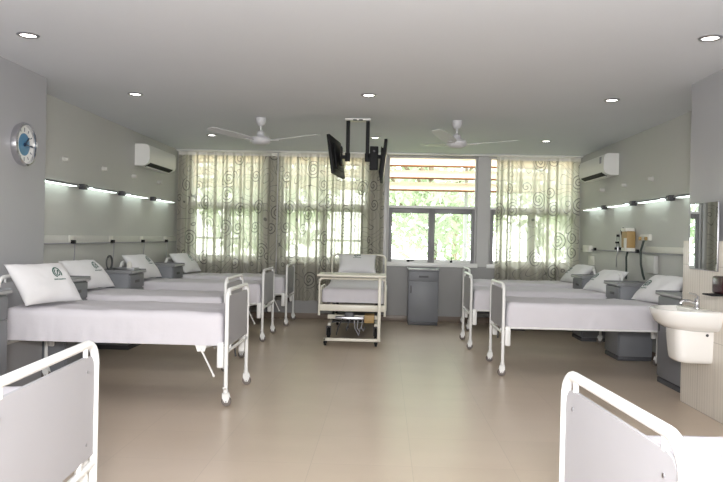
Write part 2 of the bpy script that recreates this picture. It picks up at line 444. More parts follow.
def wheel_mb(x, y):
    mt = Matrix.Translation((x + .008, y, .0402)) @ Matrix.Rotation(R(90), 4, 'X')
    m = MB().lathe([(0, -.0135), (.018, -.0125), (.028, -.011), (.036, -.011), (.040, -.006), (.040, .006), (.036, .011), (.028, .011), (.018, .0125), (0, .0135)], 'rubber', 20, mt)
    m.cyl((x + .008, y - .022, .04), (x + .008, y + .022, .04), .007, 'steel', 8); return m
def mattress_mb(lx, wy, z0, z1, seed, profile=None, sag=.02, nx=70, ny=40, hem=.0):
    r = .045; a, b = lx / 2 - r, wy / 2 - r; q = r * pi / 2; ext = q + (z1 - z0 - r)
    P = []
    for j in range(ny + 1):
        row = []; sy = (-1 + 2 * j / ny) * (b + ext)
        for i in range(nx + 1):
            sx = (-1 + 2 * i / nx) * (a + ext)
            ox, oy = max(abs(sx) - a, 0), max(abs(sy) - b, 0); d = hypot(ox, oy)
            bx, by = max(-a, min(a, sx)), max(-b, min(b, sy))
            n1 = noise.noise((bx * 3 + seed * 5, by * 3, .3)); n2 = noise.noise((sx * 9 + seed, sy * 9, 2.2))
            lim = ext + sag * max(0, noise.noise((bx * 1.6 + seed, by * 2, 5)) * 2.2 + .3)
            d_ = min(d, lim)
            if d < 1e-6: hx = hy = 0; drop = 0
            else:
                if d_ <= q: hr = r * sin(d_ / r); drop = r * (1 - cos(d_ / r))
                else: hr = r; drop = r + d_ - q
                fr = max(0, (drop - .03)) / (z1 - z0)
                peri = bx * 14 + by * 14
                hr += fr * (.014 * noise.noise((peri, drop * 5, seed)) + .012 * noise.noise((peri * 2.6, drop * 4, seed + 4)) + .010)
                hx = hr * ox / d * (1 if sx > 0 else -1); hy = hr * oy / d * (1 if sy > 0 else -1)
            zt = z1 if profile is None else z1 + profile(bx)
            z = zt - drop + (.010 * n1 + .003 * n2) * (1 if d < 1e-6 else .6)
            # soft diagonal creases on the top
            z += .008 * max(0, sin(bx * 11 + by * 17 + 3 * n1 + seed)) ** 4 * (1 if d < 1e-6 else 0)
            row.append((bx + hx, by + hy, z))
        P.append(row)
    m = MB(); m.grid(P, 'sheet')
    bz = z0 + .006
    return m
def make_bed():
    o = empty('hospital_bed'); xf, xh = L / 2 - TR, -L / 2 + TR; y = W / 2 - TR
    ff = end_frame(xf, HF).build('footboard_frame', o); end_panel(xf, HF).build('panel', ff, ang=30)
    hf = end_frame(xh, HF + .06).build('headboard_frame', o); end_panel(xh, HF + .06).build('panel', hf, ang=30)
    for x, b in ((xf, True), (xh, False)):
        MB().cyl((x, -y + .01, .435), (x, y - .01, .435), .014, 'white', 10).build('crossbar', o)
        for s in (-1, 1):
            cst = caster_mb(x, s * y, b and s < 0).build('caster', o); wheel_mb(x, s * y).build('wheel', cst)
            sgn = -1 if x > 0 else 1
            MB().box(min(x + sgn * .02, x + sgn * .075), max(x + sgn * .02, x + sgn * .075), s * y - .014, s * y + .014, .305, .505, 'white', .012, 3).build('end_bracket', o)
    for s in (-1, 1):
        mb = MB(); yy = s * (W / 2 - .05); mb.box(xh + .03, xf - .03, yy - .013, yy + .013, .478, .508, 'white', .004); mb.build('side_rail', o)
    dk = MB().box(xh + .05, xf - .05, -W / 2 + .05, W / 2 - .05, .487, .502, 'lockedge'); dk.build('mattress_deck', o)
    rd = MB(); y0 = -W / 2 + .035
    rd.prism([(xf - .26, .49), (xf - .16, .49), (xf - .18, .43), (xf - .24, .43)], 1, y0 - .004, y0 + .004, 'white')
    rd.cyl((xf - .21, y0, .45), (xf - .115, y0 + .04, .235), .008, 'white', 8); rd.cyl((xf - .117, y0 + .04, .239), (xf - .11, y0 + .042, .222), .011, 'white', 8)
    rd.cyl((xf - .2, y0, .46), (xf - .03, y0 + .5, .46), .008, 'white', 8)
    rd.build('support_rod', o)
    ck = MB(); ck.cyl((xf - .3, 0, .42), (xf - .02, 0, .42), .01, 'dark', 8); ck.tube([(xf - .02, 0, .42), (xf - .015, 0, .36), (xf - .012, .01, .33)], .008, 'dark', 8); ck.build('crank_handle', o)
    return o
proto = make_bed()
MT = .745
BEDS = [  # foot x, near y, side, seed, label
    (-1.235, 5.64, 'L', 1, 'white tubular bed in the left row nearest the clock, its printed pillow in full view'),
    (-1.57, 7.06, 'L', 2, 'white tubular bed second in the left row, mostly hidden behind the nearest full bed there'),
    (-1.545, 9.12, 'L', 3, 'white tubular bed third in the left row, next to last before the curtains'),
    (-1.47, 10.78, 'L', 4, 'white tubular bed last in the left row, alongside the swirl curtains'),
    (1.20, 7.25, 'R', 5, 'white tubular bed in the right row nearest the wash basin'),
    (1.08, 8.97, 'R', 6, 'white tubular bed in the middle of the right row beneath the wall suction bottle'),
    (1.27, 10.78, 'R', 7, 'white tubular bed last in the right row, alongside the swirl curtain'),
    (-1.118, 1.95, 'L', 8, 'foreground bed at the bottom left corner, only its grey footboard in view'),
    (.640, 1.60, 'R', 9, 'foreground bed at the bottom right corner, grey footboard and white mattress in view'),
]
for i, (xf, yn, side, seed, label) in enumerate(BEDS):
    o = proto if i == 0 else dup(proto, None, ('mattress',))
    sg = 1 if side == 'L' else -1
    o.location = (xf - sg * L / 2, yn + W / 2, 0); o.rotation_euler = (0, 0, 0 if side == 'L' else pi)
    if i > 6:      # the two nearest beds stand slightly askew
        a = R(3.9); o.rotation_euler[2] += a
        if side == 'L': o.scale = (1, 1.12, 1)
        o.location = (xf - sg * cos(a) * L / 2, yn + W / 2 - sg * sin(a) * L / 2, 0)
    tag(o, label, 'bed', 'ward beds')
    m = mattress_mb(L - .11, W - .05, .484 if i == 0 else .5, MT, seed, None, .06 if i == 0 else .012).build('mattress', o, ang=180)
    if i == 7: m.location = (-.005, .035, 0)
    if i == 8: m.location = (-.05, 0, -.02)

# ------------------------------------------------------------------ pillows
PW, PH, PT = .62, .41, .088
def pz(u, v): return PT * max(0, (1 - abs(u) ** 3.2)) ** .6 * max(0, (1 - abs(v) ** 3.2)) ** .6
def pxy(u, v): return (PW / 2 * u * (1 - .07 * (1 - v * v)), PH / 2 * v * (1 - .09 * (1 - u * u)))
def pn(x, y): return .010 * noise.noise((x * 7, y * 7, 4.0)) + .005 * noise.noise((x * 17, y * 17, 1.0))
def make_pillow(eu, ev):
    m = MB(); n = 30
    for sgn in (1, -1):
        P = []
        for j in range(n + 1):
            v = -1 + 2 * j / n; row = []
            for i in range(n + 1):
                u = -1 + 2 * i / n; x, y = pxy(u, v); z = pz(u, v)
                row.append((x, y, sgn * (z + pn(x, y) * min(1, z / .03))))
            P.append(row)
        m.grid(P, 'pillow', flip=sgn < 0)
    o = m.build('pillow', ang=180)
    me = o.data; b = bmesh.new(); b.from_mesh(me); bmesh.ops.remove_doubles(b, verts=b.verts[:], dist=.0005); bmesh.ops.recalc_face_normals(b, faces=b.faces[:]); b.to_mesh(me); b.free()
    def surf(x, y):
        u = x / (PW / 2); v = y / (PH / 2)
        for _ in range(6):
            u = x / (PW / 2 * (1 - .07 * (1 - v * v))); v = y / (PH / 2 * (1 - .09 * (1 - u * u)))
        u = max(-1, min(1, u)); v = max(-1, min(1, v)); z = pz(u, v)
        return (x, y, z + pn(x, y) * min(1, z / .03) + .003)
    e = MB()
    def band(pts, wd):
        A = []; B = []
        for k in range(len(pts)):
            p = Vector(pts[k]); q = Vector(pts[min(k + 1, len(pts) - 1)]) - Vector(pts[max(k - 1, 0)]); nn = Vector((-q.y, q.x)).normalized() * wd / 2
            A.append(surf(p.x + nn.x, p.y + nn.y)); B.append(surf(p.x - nn.x, p.y - nn.y))
        e.grid([A, B], 'green')
    def cpts(r, a0, a1, n=24): return [(eu + r * cos(a0 + (a1 - a0) * k / n), ev + r * sin(a0 + (a1 - a0) * k / n)) for k in range(n + 1)]
    band(cpts(.046, R(-40), R(250)), .013); band(cpts(.028, R(120), R(420)), .009)
    band([(eu - .005, ev - .02), (eu + .002, ev), (eu + .014, ev + .024)], .011)
    x = eu - .068
    for wd in (.012, .009, .014, .008, .012, .01, .013, .009, .011):   # the small line of lettering is too fine to read: short strokes
        band([(x, ev - .068), (x + wd * .45, ev - .068), (x + wd, ev - .068)], .012); x += wd + .0035
    e.build('emblem', o, ang=180)
    return o
pl_l = make_pillow(.09, .045); pl_r = None
def place_pillow(o, bx, by, z, lean, yaw, label):
    # bx,by,z: middle of the lower edge; lean from vertical; yaw turns the face from +x
    s, c_ = sin(lean), cos(lean); rz = Matrix.Rotation(yaw, 3, 'Z')
    u = rz @ Vector((0, 1, 0)); v = rz @ Vector((-s, 0, c_)); n_ = rz @ Vector((c_, 0, s))
    ctr = Vector((bx, by, z)) + v * (PH / 2 - .02)
    m = Matrix((u, v, n_)).transposed().to_4x4(); m.translation = ctr
    o.matrix_world = m; tag(o, label, 'pillow', 'printed ward pillows')
    return o
PIL = [
    (-2.755, 5.87, .785, 37, -20, 'white pillow with green emblem on the bed nearest the clock wall'),
    (-3.08, 7.56, .782, 44, -12, 'white pillow with green emblem on the second bed of the left row'),
    (-3.12, 9.42, .79, 42, -8, 'white pillow on the third bed of the left row'),
    (-3.04, 11.22, .782, 44, -8, 'white pillow on the last left bed, against the curtains'),
    (2.80, 7.64, .77, 48, 193, 'white pillow with green emblem on the bed nearest the wash basin'),
    (2.72, 9.30, .762, 50, 191, 'white pillow on the middle right bed beneath the wall suction bottle'),
    (2.85, 11.15, .767, 50, 188, 'white pillow on the last right bed, against the curtain'),
]
pl_r = make_pillow(-.12, -.02)
for i, (bx, by, z, a, yw, lb) in enumerate(PIL):
    src = pl_l if i < 4 else pl_r
    o = src if i in (0, 4) else dup(src)
    place_pillow(o, bx, by, z, R(a), R(yw), lb)

# ------------------------------------------------------------------ bedside lockers (front faces +x)
LW, LD, LH = .50, .44, .91
def make_locker():
    o = empty('bedside_locker'); y = LW / 2 - .015; d = LD / 2 - .02
    MB().box(-d, d - .018, -y, y, .05, LH - .04, 'locker', .004).build('body', o)
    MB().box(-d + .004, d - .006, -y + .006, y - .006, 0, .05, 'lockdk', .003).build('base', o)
    t = MB(); t.box(-LD / 2, LD / 2, -LW / 2, LW / 2, LH - .04, LH - .012, 'locktop', .006); t.box(-LD / 2, LD / 2, -LW / 2, -LW / 2 + .012, LH - .014, LH, 'locktop', .003)
    t.box(-LD / 2, LD / 2, LW / 2 - .012, LW / 2, LH - .014, LH, 'locktop', .003); t.box(-LD / 2, -LD / 2 + .012, -LW / 2, LW / 2, LH - .014, LH, 'locktop', .003)
    t.box(LD / 2 - .002, LD / 2 + .006, -LW / 2 + .01, LW / 2 - .01, LH - .034, LH - .016, 'lockedge', .002)
    t.build('top', o)
    x = d - .016
    dr = MB().box(x, x + .016, -y + .006, y - .006, LH - .205, LH - .055, 'locker', .004).build('drawer', o)
    MB().box(x + .0145, x + .019, -.075, .075, LH - .15, LH - .12, 'lockdk', .003).build('handle', dr)
    dr = MB().box(x, x + .016, -y + .006, y - .006, .065, LH - .22, 'locker', .004).build('door', o)
    MB().box(x + .0145, x + .02, -y + .03, -y + .05, LH - .40, LH - .28, 'lockdk', .003).build('handle', dr)
    return o
lk = make_locker()
LOCK = [  # front x, y centre, rot, width scale, height scale, label
    (-2.69, 4.82, 0, 1, 1.05, 'grey bedside locker cut by the left edge of the photo, before the clock'),
    (-2.93, 6.77, 0, .98, 1.025, 'grey bedside locker between the first and second left beds'),
    (-2.95, 8.47, 0, 1.02, 1.025, 'grey bedside locker in the left row carrying a tray and a looped tube'),
    (-2.975, 10.25, 0, 1.04, 1.035, 'grey bedside locker before the last left bed, near the curtains'),
    (2.72, 6.915, pi, 1.28, 1, 'grey bedside locker beside the wash basin'),
    (2.72, 8.655, pi, 1.06, 1, 'grey bedside locker between the first and middle right beds'),
    (2.72, 10.21, pi, 1.04, 1, 'grey bedside locker before the last right bed, mostly hidden'),
]
for i, (fx, yc, rz, ws, hs, lb) in enumerate(LOCK):
    o = lk if i == 0 else dup(lk)
    sg = 1 if rz == 0 else -1
    o.location = (fx - sg * LD / 2, yc, 0); o.rotation_euler = (0, 0, rz); o.scale = (1, ws, hs); tag(o, lb, 'locker', 'bedside lockers')
o = dup(lk); o.location = (.625, 11.33 + LD / 2, 0); o.rotation_euler = (0, 0, -pi / 2); o.scale = (1, 1.02, 1)
tag(o, 'grey bedside locker standing alone under the uncovered window', 'locker', 'bedside lockers')

# things on the third left locker
zt = LH * 1.025 - .012 * 1.025
o = MB(); o.box(-.13, .13, -.09, .09, 0, .006, 'steel', .002)
for (a, b, c_, d_) in ((-.13, -.124, -.09, .09), (.124, .13, -.09, .09), (-.13, .13, -.09, -.084), (-.13, .13, .084, .09)): o.box(a, b, c_, d_, .004, .03, 'steel', .002)
o = o.build('instrument_tray'); o.location = (-3.13, 8.53, zt + .0005); tag(o, 'shallow steel tray on the left-row locker beside the looped tube', 'tray')
o = MB(); o.lathe([(0, 0), (.028, 0), (.03, .01), (.03, .07), (.02, .085), (.02, .095), (0, .095)], 'plastic', 18); o = o.build('medicine_jar'); o.location = (-3.10, 8.55, zt + .007)
tag(o, 'small pale jar standing in the steel tray', 'jar')
o = MB(); pts = []
for k in range(46):
    a = k / 45 * 2 * pi * 1.6; pts.append((.012 * k / 45, .085 * cos(a - pi / 2), .092 + .082 * sin(a - pi / 2)))
o.tube(pts, .009, 'dark', 8); o.box(-.05, .06, -.05, .05, 0, .012, 'dark', .004)
o = o.build('looped_tube'); o.location = (-3.27, 8.34, zt + .0005); tag(o, 'dark looped tube standing upright on the left-row locker', 'tube')

# ------------------------------------------------------------------ electric bed under the windows (foot towards the viewer)
eb = empty('electric_bed', (-.41, 10.24, 0)); tag(eb, 'electric hospital bed standing end-on before the curtains', 'bed')
y0, y1, hw = -1.06, 1.09, .425
m = MB(); m.tube([(-hw, y0, .36), (-hw, y0, .80)] + arc((-hw + .04, y0, .80), .04, pi, pi / 2, 5, ((1, 0, 0), (0, 0, 1))) + arc((hw - .04, y0, .80), .04, pi / 2, 0, 5, ((1, 0, 0), (0, 0, 1))) + [(hw, y0, .80), (hw, y0, .36)], .016, 'cream', 10)
fbd = m.build('footboard_frame', eb)
MB().box(-hw - .012, hw + .012, y0 - .02, y0 + .02, .42, .505, 'cream', .01).build('foot_rail', eb)
m = MB(); m.tube([(-hw, y1, .3), (-hw, y1, 1.02)] + arc((-hw + .08, y1, 1.02), .08, pi, pi / 2, 6, ((1, 0, 0), (0, 0, 1))) + arc((hw - .08, y1, 1.02), .08, pi / 2, 0, 6, ((1, 0, 0), (0, 0, 1))) + [(hw, y1, 1.02), (hw, y1, .3)], .016, 'cream', 10)
hb = m.build('headboard_frame', eb)
for s in (-1, 1): MB().box(s * hw - .014, s * hw + .014, y0 + .02, y1, .43, .49, 'cream', .006).build('side_rail', eb)
for s in (-1, 1):
    g = MB(); g.tube([(s * (hw + .012), y0 + .35, .4), (s * (hw + .012), y0 + .35, .66), (s * (hw + .012), y0 + .40, .70), (s * (hw + .012), y0 + .95, .70), (s * (hw + .012), y0 + 1.0, .66), (s * (hw + .012), y0 + 1.0, .4)], .011, 'cream', 8)
    g.cyl((s * (hw + .012), y0 + .67, .4), (s * (hw + .012), y0 + .67, .7), .009, 'cream', 8); g.build('guard_rail', eb)
mm = mattress_mb(2.02, .80, .525, .705, 21, lambda x: .11 * max(0, min(1, (x - .05) / .9)) ** 1.2, .004)
mo = mm.build('mattress', eb, ang=180); mo.rotation_euler = (0, 0, pi / 2); mo.location = (0, .02, 0)
b = MB()
for s in (-1, 1): b.box(s * .31 - .02, s * .31 + .02, -.8, .85, .19, .23, 'cream', .006)
for yy in (-.8, .85): b.box(-.33, .33, yy - .025, yy + .025, .29, .345, 'cream', .006)
b.box(-.28, .28, -.75, .8, .235, .245, 'dark'); b.build('base_frame', eb)
b = MB(); b.tube([(-.3, -.4, .2), (-.3, 0, .4)], .02, 'dark', 8); b.tube([(.3, -.4, .2), (.3, 0, .4)], .02, 'dark', 8); b.tube([(-.3, .4, .2), (-.3, .75, .4)], .02, 'dark', 8); b.tube([(.3, .4, .2), (.3, .75, .4)], .02, 'dark', 8)
b.build('lift_arm', eb)
b = MB(); b.cyl((-.05, -.86, .29), (-.05, -.2, .30), .035, 'black', 12); b.box(-.1, .02, -.96, -.7, .30, .40, 'dark', .01); b.build('motor', eb)
MB().box(.16, .29, -1.02, -.75, .265, .37, 'tan', .012).build('control_box', eb)
b = MB(); b.box(-.22, .15, -.97, -.86, .30, .335, 'steel', .004); b.build('motor_bracket', eb)
for k, (xa, xb, mt_) in enumerate(((-.12, -.2, 'dark'), (-.02, -.07, 'dark'), (.03, .09, 'sticker'), (.08, .1, 'sticker'), (.14, .15, 'sticker'))):
    b = MB(); b.tube([(xa, -.97, .31), ((xa + xb) / 2 - .02, -.985, .2), (xb, -.975, .10 if k in (0, 2) else .16), (xb + .02, -.9, .2)], .0075, mt_, 6); b.build('cable', eb)
for (x, y) in ((-.31, -.85), (.31, -.85), (-.31, .88), (.31, .88)):
    b = MB(); b.box(x - .03, x + .03, y - .03, y + .03, .182, .2, 'dark', .006)
    b.box(x - .03, x - .0215, y - .02, y + .02, .08, .19, 'dark', .002); b.box(x + .0215, x + .03, y - .02, y + .02, .08, .19, 'dark', .002)
    co = b.build('caster', eb)
    MB().lathe([(0, -.02), (.03, -.02), (.080, -.018), (.09, -.009), (.09, .009), (.080, .018), (.03, .02), (0, .02)], 'black', 22, Matrix.Translation((x, y, .0905)) @ Matrix.Rotation(R(90), 4, 'Y')).build('wheel', co)
pc = make_pillow(0, .13); place_pillow(pc, -.43, 11.06, .815, R(38), R(-90), 'white pillow with green emblem propped on the electric bed'); pc.scale = (.98, .9, 1)

# over-bed table straddling its foot end
ot = empty('overbed_table', (-.41, 8.98, 0)); tag(ot, 'cream wheeled over-bed table across the foot of the electric bed', 'table')
MB().box(-.43, .43, -.17, .40, .882, .908, 'cream', .008).build('tabletop', ot)
MB().box(.335, .375, -.03, .03, .09, .885, 'cream', .008).build('post', ot)
b = MB(); b.box(-.345, .365, -.03, .03, .062, .10, 'cream', .008); b.box(-.345, -.305, -.03, .08, .062, .10, 'cream', .008); b.box(.335, .375, -.03, .08, .062, .10, 'cream', .008); b.build('base', ot)
for (x, y) in ((-.32, 0.0), (.32, 0.0), (-.32, .07), (.35, .07)):
    if y > .05 : continue
    b = MB(); b.cyl((x, y, .05), (x, y, .064), .012, 'dark', 10); b.box(x - .022, x + .022, y - .024, y + .024, .03, .056, 'black', .006)
    co = b.build('caster', ot); MB().lathe([(0, -.016), (.024, -.016), (.0285, -.01), (.0285, .01), (.024, .016), (0, .016)], 'black', 18, Matrix.Translation((x, y, .0287)) @ Matrix.Rotation(R(90), 4, 'Y')).build('wheel', co)

# ------------------------------------------------------------------ ceiling: downlights, fans, televisions
def make_down():
    o = empty('downlight')
    MB().lathe([(.058, -.0005), (.075, -.0005), (.078, -.004), (.072, -.010), (.060, -.012), (.054, -.004), (.058, -.0005)], 'steel', 28).build('trim_ring', o)
    MB().lathe([(0, -.004), (.045, -.004), (.055, -.003)], 'down', 24).build('lens', o)
    return o
dl = make_down()
DL = [(-2.59, 5.03, 'left column, nearest the clock'), (-2.55, 7.11, 'left column, above the left wall lamps'), (-2.47, 9.95, 'left column, beside the left fan'),
      (-.19, 6.99, 'centre, in front of the televisions'), (-.17, 9.93, 'centre, behind the televisions'),
      (2.17, 4.90, 'right column, nearest the mirror'), (2.19, 7.06, 'right column, middle one'), (2.21, 10.0, 'right column, beside the curtain')]
for i, (x, y, lb) in enumerate(DL):
    o = dl if i == 0 else dup(dl)
    o.location = (x, y, H); tag(o, 'round recessed ceiling downlight, ' + lb, 'light', 'ceiling downlights')
    ld = bpy.data.lights.new('downlight_lamp', 'SPOT'); ld.energy = 14; ld.spot_size = R(130); ld.spot_blend = .8; ld.shadow_soft_size = .05; ld.color = (1, .96, .88)
    lo = bpy.data.objects.new('downlight_lamp', ld); COL.objects.link(lo); lo.location = (x, y, H - .03)

def make_fan(x, y, angs, label, sd):
    o = empty('ceiling_fan', (x, y, H)); tag(o, label, 'fan', 'ceiling fans')
    MB().lathe([(.02, -.10), (.045, -.085), (.062, -.04), (.062, -.001), (0, -.001)], 'fanwhite').build('canopy', o)
    MB().cyl((0, 0, -.2), (0, 0, -.08), .013, 'fanwhite', 12).build('downrod', o)
    MB().lathe([(.016, -.15), (.045, -.17), (.05, -.215), (.06, -.225)], 'fanwhite').build('coupling', o)
    MB().lathe([(0, -.325), (.06, -.322), (.1, -.305), (.118, -.285), (.12, -.25), (.10, -.228), (.05, -.222), (0, -.222)], 'fanwhite').build('motor', o)
    for a in angs:
        m = MB(); rows = []
        for k in range(13):
            r = .17 + (.73 - .17) * k / 12; t = k / 12
            wd = (.062 + .018 * sin(pi * min(1, t * 1.2))) * (1 if t < .93 else .75)
            z = -.268 + .055 * t
            rows.append((r, wd, z))
        top = [[(r, s * w_, z + s * .13 * w_ + .003) for s in (-1, -.5, 0, .5, 1)] for (r, w_, z) in rows]
        bot = [[(p[0], p[1], p[2] - .006) for p in rw] for rw in top]
        m.grid(top, 'fanwhite'); m.grid(bot, 'fanwhite', True)
        edge = [rw[0] for rw in top] + list(top[-1][1:]) + [rw[-1] for rw in top[::-1]][1:] + list(top[0][::-1])[1:-1]
        low = [(p[0], p[1], p[2] - .006) for p in edge]; m.grid([edge + [edge[0]], low + [low[0]]], 'fanwhite')
        m.box(.09, .24, -.022, .022, -.278, -.268, 'fanwhite', .003)
        b = m.build('blade', o, ang=50); b.rotation_euler = (0, 0, R(a))
    return o
make_fan(-1.51, 8.45, (-131, -14, 107), 'white three-blade ceiling fan on the left of the televisions', 1)
make_fan(.82, 8.45, (-114, 2, 119), 'white three-blade ceiling fan on the right of the televisions', 2)

tm = empty('television_mount', (-.35, 8.45, H)); tag(tm, 'black twin-pole television mount hanging from the ceiling', 'mount')
b = MB(); b.box(-.15, .15, -.09, .09, -.02, -.0008, 'acwhite', .004)
for x in (-.035, .035): b.box(x - .022, x + .022, -.093, -.07, -.026, -.012, 'black', .003)
b.build('ceiling_plate', tm)
for s in (-1, 1):
    x = s * .117
    MB().box(x - .022, x + .022, -.022, .022, -.47, -.015, 'black', .004).build('pole', tm)
    b = MB(); b.box(x - .03, x + .03, -.03, .03, -.50, -.40, 'black', .006)
    if s < 0: b.box(x - .07, x, -.03, .03, -.47, -.43, 'black', .006); b.box(x - .078, x - .062, -.1, .1, -.56, -.33, 'black', .006)
    else:
        b.box(x, x + .17, -.03, .03, -.46, -.42, 'black', .006); b.box(x + .16, x + .172, -.1, .1, -.56, -.33, 'black', .006)
        b.box(x + .03, x + .13, -.05, .02, -.60, -.32, 'black', .008); b.cyl((x + .08, -.06, -.38), (x + .08, .02, -.38), .012, 'dark', 10)
    b.build('tilt_bracket', tm)
def tv(name_lb, loc, yaw, tilt):
    o = empty('television', loc); tag(o, name_lb, 'television', 'ceiling televisions')
    o.rotation_euler = (0, tilt, yaw)      # screen faces local -x
    MB().box(-.018, .018, -.39, .39, -.225, .225, 'black', .006).build('case', o)
    MB().box(-.0195, -.017, -.375, .375, -.2, .212, 'screen', .0005).build('screen', o)
    MB().box(.016, .04, -.25, .25, -.16, .14, 'black', .012).build('mount_plate', o)
    return o
tv('black flat television on the left side of the ceiling mount', (-.603, 8.45, 2.32), R(-6), R(-8))
t2 = tv('black flat television on the right side of the ceiling mount', (-.038, 8.45, 2.275), R(180), R(0)); t2.rotation_euler = (0, R(-6), R(180))

# ------------------------------------------------------------------ air conditioners
def make_ac(x, y, rz, label):
    o = empty('air_conditioner', (x, y, 2.46), rz); tag(o, label, 'air conditioner', 'split air conditioners')
    hw_ = .62
    prof = [(0.001, .15), (.15, .15), (.19, .135), (.205, .09), (.21, -.06), (.19, -.115), (.13, -.15), (.001, -.15)]
    MB().prism(prof, 1, -hw_, hw_, 'acwhite').build('housing', o, ang=35)
    MB().prism([(.125, -.157), (.19, -.122), (.197, -.105), (.185, -.10), (.12, -.14)], 1, -hw_ + .07, hw_ - .12, 'black')  .build('air_vent', o, ang=35)
    MB().box(.135, .15, -hw_ + .08, hw_ - .13, -.165, -.152, 'acwhite', .003).build('flap', o)
    return o
a1 = make_ac(XL, 10.37, 0, 'white wall air conditioner high on the left wall'); a2 = make_ac(XR, 10.52, pi, 'white wall air conditioner high on the right wall')
MB().box(.2035, .2115, .42, .50, .02, .11, 'sticker', .001).build('sticker', a2)

# ------------------------------------------------------------------ wall lamps, call lights, sockets
def make_lamp():
    o = empty('wall_lamp')                       # on a wall whose normal is +x
    MB().box(.001, .07, -.06, .03, -.03, .03, 'dark', .006).box(.02, .05, .03, .11, -.012, .008, 'dark', .003).build('bracket', o)
    b = MB(); b.prism([(.02, .02), (.105, .012), (.118, -.008), (.108, -.012), (.1, .0), (.02, .008)], 1, .10, .86, 'steel'); b.build('reflector', o, ang=30)
    MB().box(.022, .10, .12, .84, -.016, -.002, 'lamp', .005).build('tube', o)
    return o
wl_ = make_lamp()
def put_lamp(o, x, y, z, side, lb):
    o.location = (x, y, z); o.rotation_euler = (0, 0, 0)
    if side == 'R': o.scale = (-1, 1, 1)
    tag(o, 'slim lit wall lamp, ' + lb, 'lamp', 'wall lamps')
names = ['nearest the {0} step', 'second from the {0} step', 'third from the {0} step', 'nearest the window wall']
for k in range(4):
    for side, x, yy in (('L', XL, (6.87, 8.03, 9.22, 10.48)[k]), ('R', XR, (6.87, 8.03, 9.22, 10.42)[k])):
        o = wl_ if (k == 0 and side == 'L') else dup(wl_)
        put_lamp(o, x, yy, 1.885, side, ('left wall, ' if side == 'L' else 'right wall, ') + names[k].format('clock wall' if side == 'L' else 'mirror wall'))
def call(x, y, sd, lb):
    s = 1 if sd == 'L' else -1; mt = Matrix.Translation((x, y, 2.15)) @ Matrix.Rotation(R(90) * s, 4, 'Y')
    o = MB().lathe([(0, -.0005), (.03, -.0005), (.03, .015), (.024, .022), (.024, .05), (.02, .062), (0, .065)], 'trunk', 20, mt).build('call_light')
    tag(o, 'small white call light on the ' + lb, 'light', 'wall call lights')
for k, y in enumerate((7.57, 8.64, 9.67, 10.76)): call(XL, y, 'L', 'left wall, ' + ('nearest the clock', 'second from the clock', 'third from the clock', 'below the air conditioner')[k])
for k, y in enumerate((8.64, 9.6, 10.55)): call(XR, y, 'R', 'right wall, ' + ('nearest the mirror wall', 'middle of the three', 'below the air conditioner')[k])

# bed-head trunking
t = MB(); t.box(XL + .0005, XL + .035, YL + .02, 11.66, 1.245, 1.33, 'trunk', .006); t.box(XL + .03, XL + .042, YL + .02, 11.66, 1.235, 1.25, 'sticker', .003)
struct(t.build('trim_3'), 'pale bed-head trunking along the left wall')
t = MB(); t.box(XR - .035, XR - .0005, YR + .02, 8.75, 1.27, 1.34, 'plastic', .006); t.box(XR - .02, XR - .0005, 8.75, 11.66, 1.255, 1.275, 'sticker', .003); t.box(XR - .03, XR - .0005, YR + .02, 8.9, 1.25, 1.27, 'sticker', .003)
struct(t.build('trim_4'), 'pale bed-head trunking along the right wall')
for k, y in enumerate((6.78, 7.72, 8.85, 9.97, 11.05)):
    if k == 0: continue
    o = empty('wall_outlet', (XL + .036, y, 1.285)); tag(o, 'wall outlet with hanging cord on the left trunking, ' + ('nearest the clock', 'second from the clock', 'third from the clock', 'nearest the curtains')[k - 1], 'outlet', 'left wall outlets')
    MB().box(0.0, .012, -.06, .06, -.03, .045, 'plastic', .004).build('plate', o)
    MB().box(.008, .05, -.028, .028, -.045, -.005, 'black', .006).build('plug', o)
    MB().tube([(.04, 0, -.03), (.045, .0, -.10), (.03, .02, -.22), (.02, .03, -.38)], .006, 'sticker', 6).build('cord', o)

# right wall medical gear
sb = empty('suction_bottle', (XR, 9.27, 1.27)); tag(sb, 'tan wall suction bottle with white label over the middle right bed', 'suction unit')
MB().box(-.12, -.006, -.11, .11, .04, .26, 'tan', .02, 3).build('bottle', sb)
MB().box(-.13, -.012, -.09, .10, .255, .30, 'plastic', .012).build('lid', sb)
MB().box(-.126, -.118, -.10, -.01, .02, .17, 'plastic', .003).build('paper_label', sb)
MB().box(-.12, -.006, -.11, .11, .0, .045, 'plastic', .008).build('bracket', sb)
MB().tube([(-.09, .12, .30), (-.10, .17, .27), (-.09, .17, .22), (-.06, .13, .21)], .012, 'black', 8).build('spout', sb)
MB().tube([(-.08, -.03, .005), (-.085, .0, -.08), (-.07, .03, -.2), (-.07, .03, -.36)], .013, 'hose', 8).build('hose', sb)
fm = empty('flow_meter', (XR, 9.72, 1.27)); tag(fm, 'slim oxygen flow meter left of the tan suction bottle', 'flow meter')
b = MB(); b.cyl((-.05, 0, .06), (-.05, 0, .20), .018, 'glass', 12); b.cyl((-.05, 0, -.0), (-.05, 0, .06), .022, 'steel', 12); b.build('tube', fm)
b = MB(); b.cyl((.0008, 0, .03), (-.09, 0, .03), .018, 'black', 12); b.cyl((-.05, 0, .19), (-.05, 0, .22), .022, 'black', 12); b.cyl((-.06, 0, .10), (-.06, 0, .125), .026, 'black', 12); b.build('valve', fm)
MB().tube([(-.05, 0, 0), (-.06, .02, -.12), (-.05, .05, -.22)], .008, 'steel', 8).build('tubing', fm)
gp = empty('gas_outlet', (XR, 8.76, 1.44)); tag(gp, 'white twin gas outlet with dark hose above the right-row locker', 'gas outlet')
MB().box(-.05, -.001, -.15, .15, -.03, .045, 'plastic', .01).build('plate', gp)
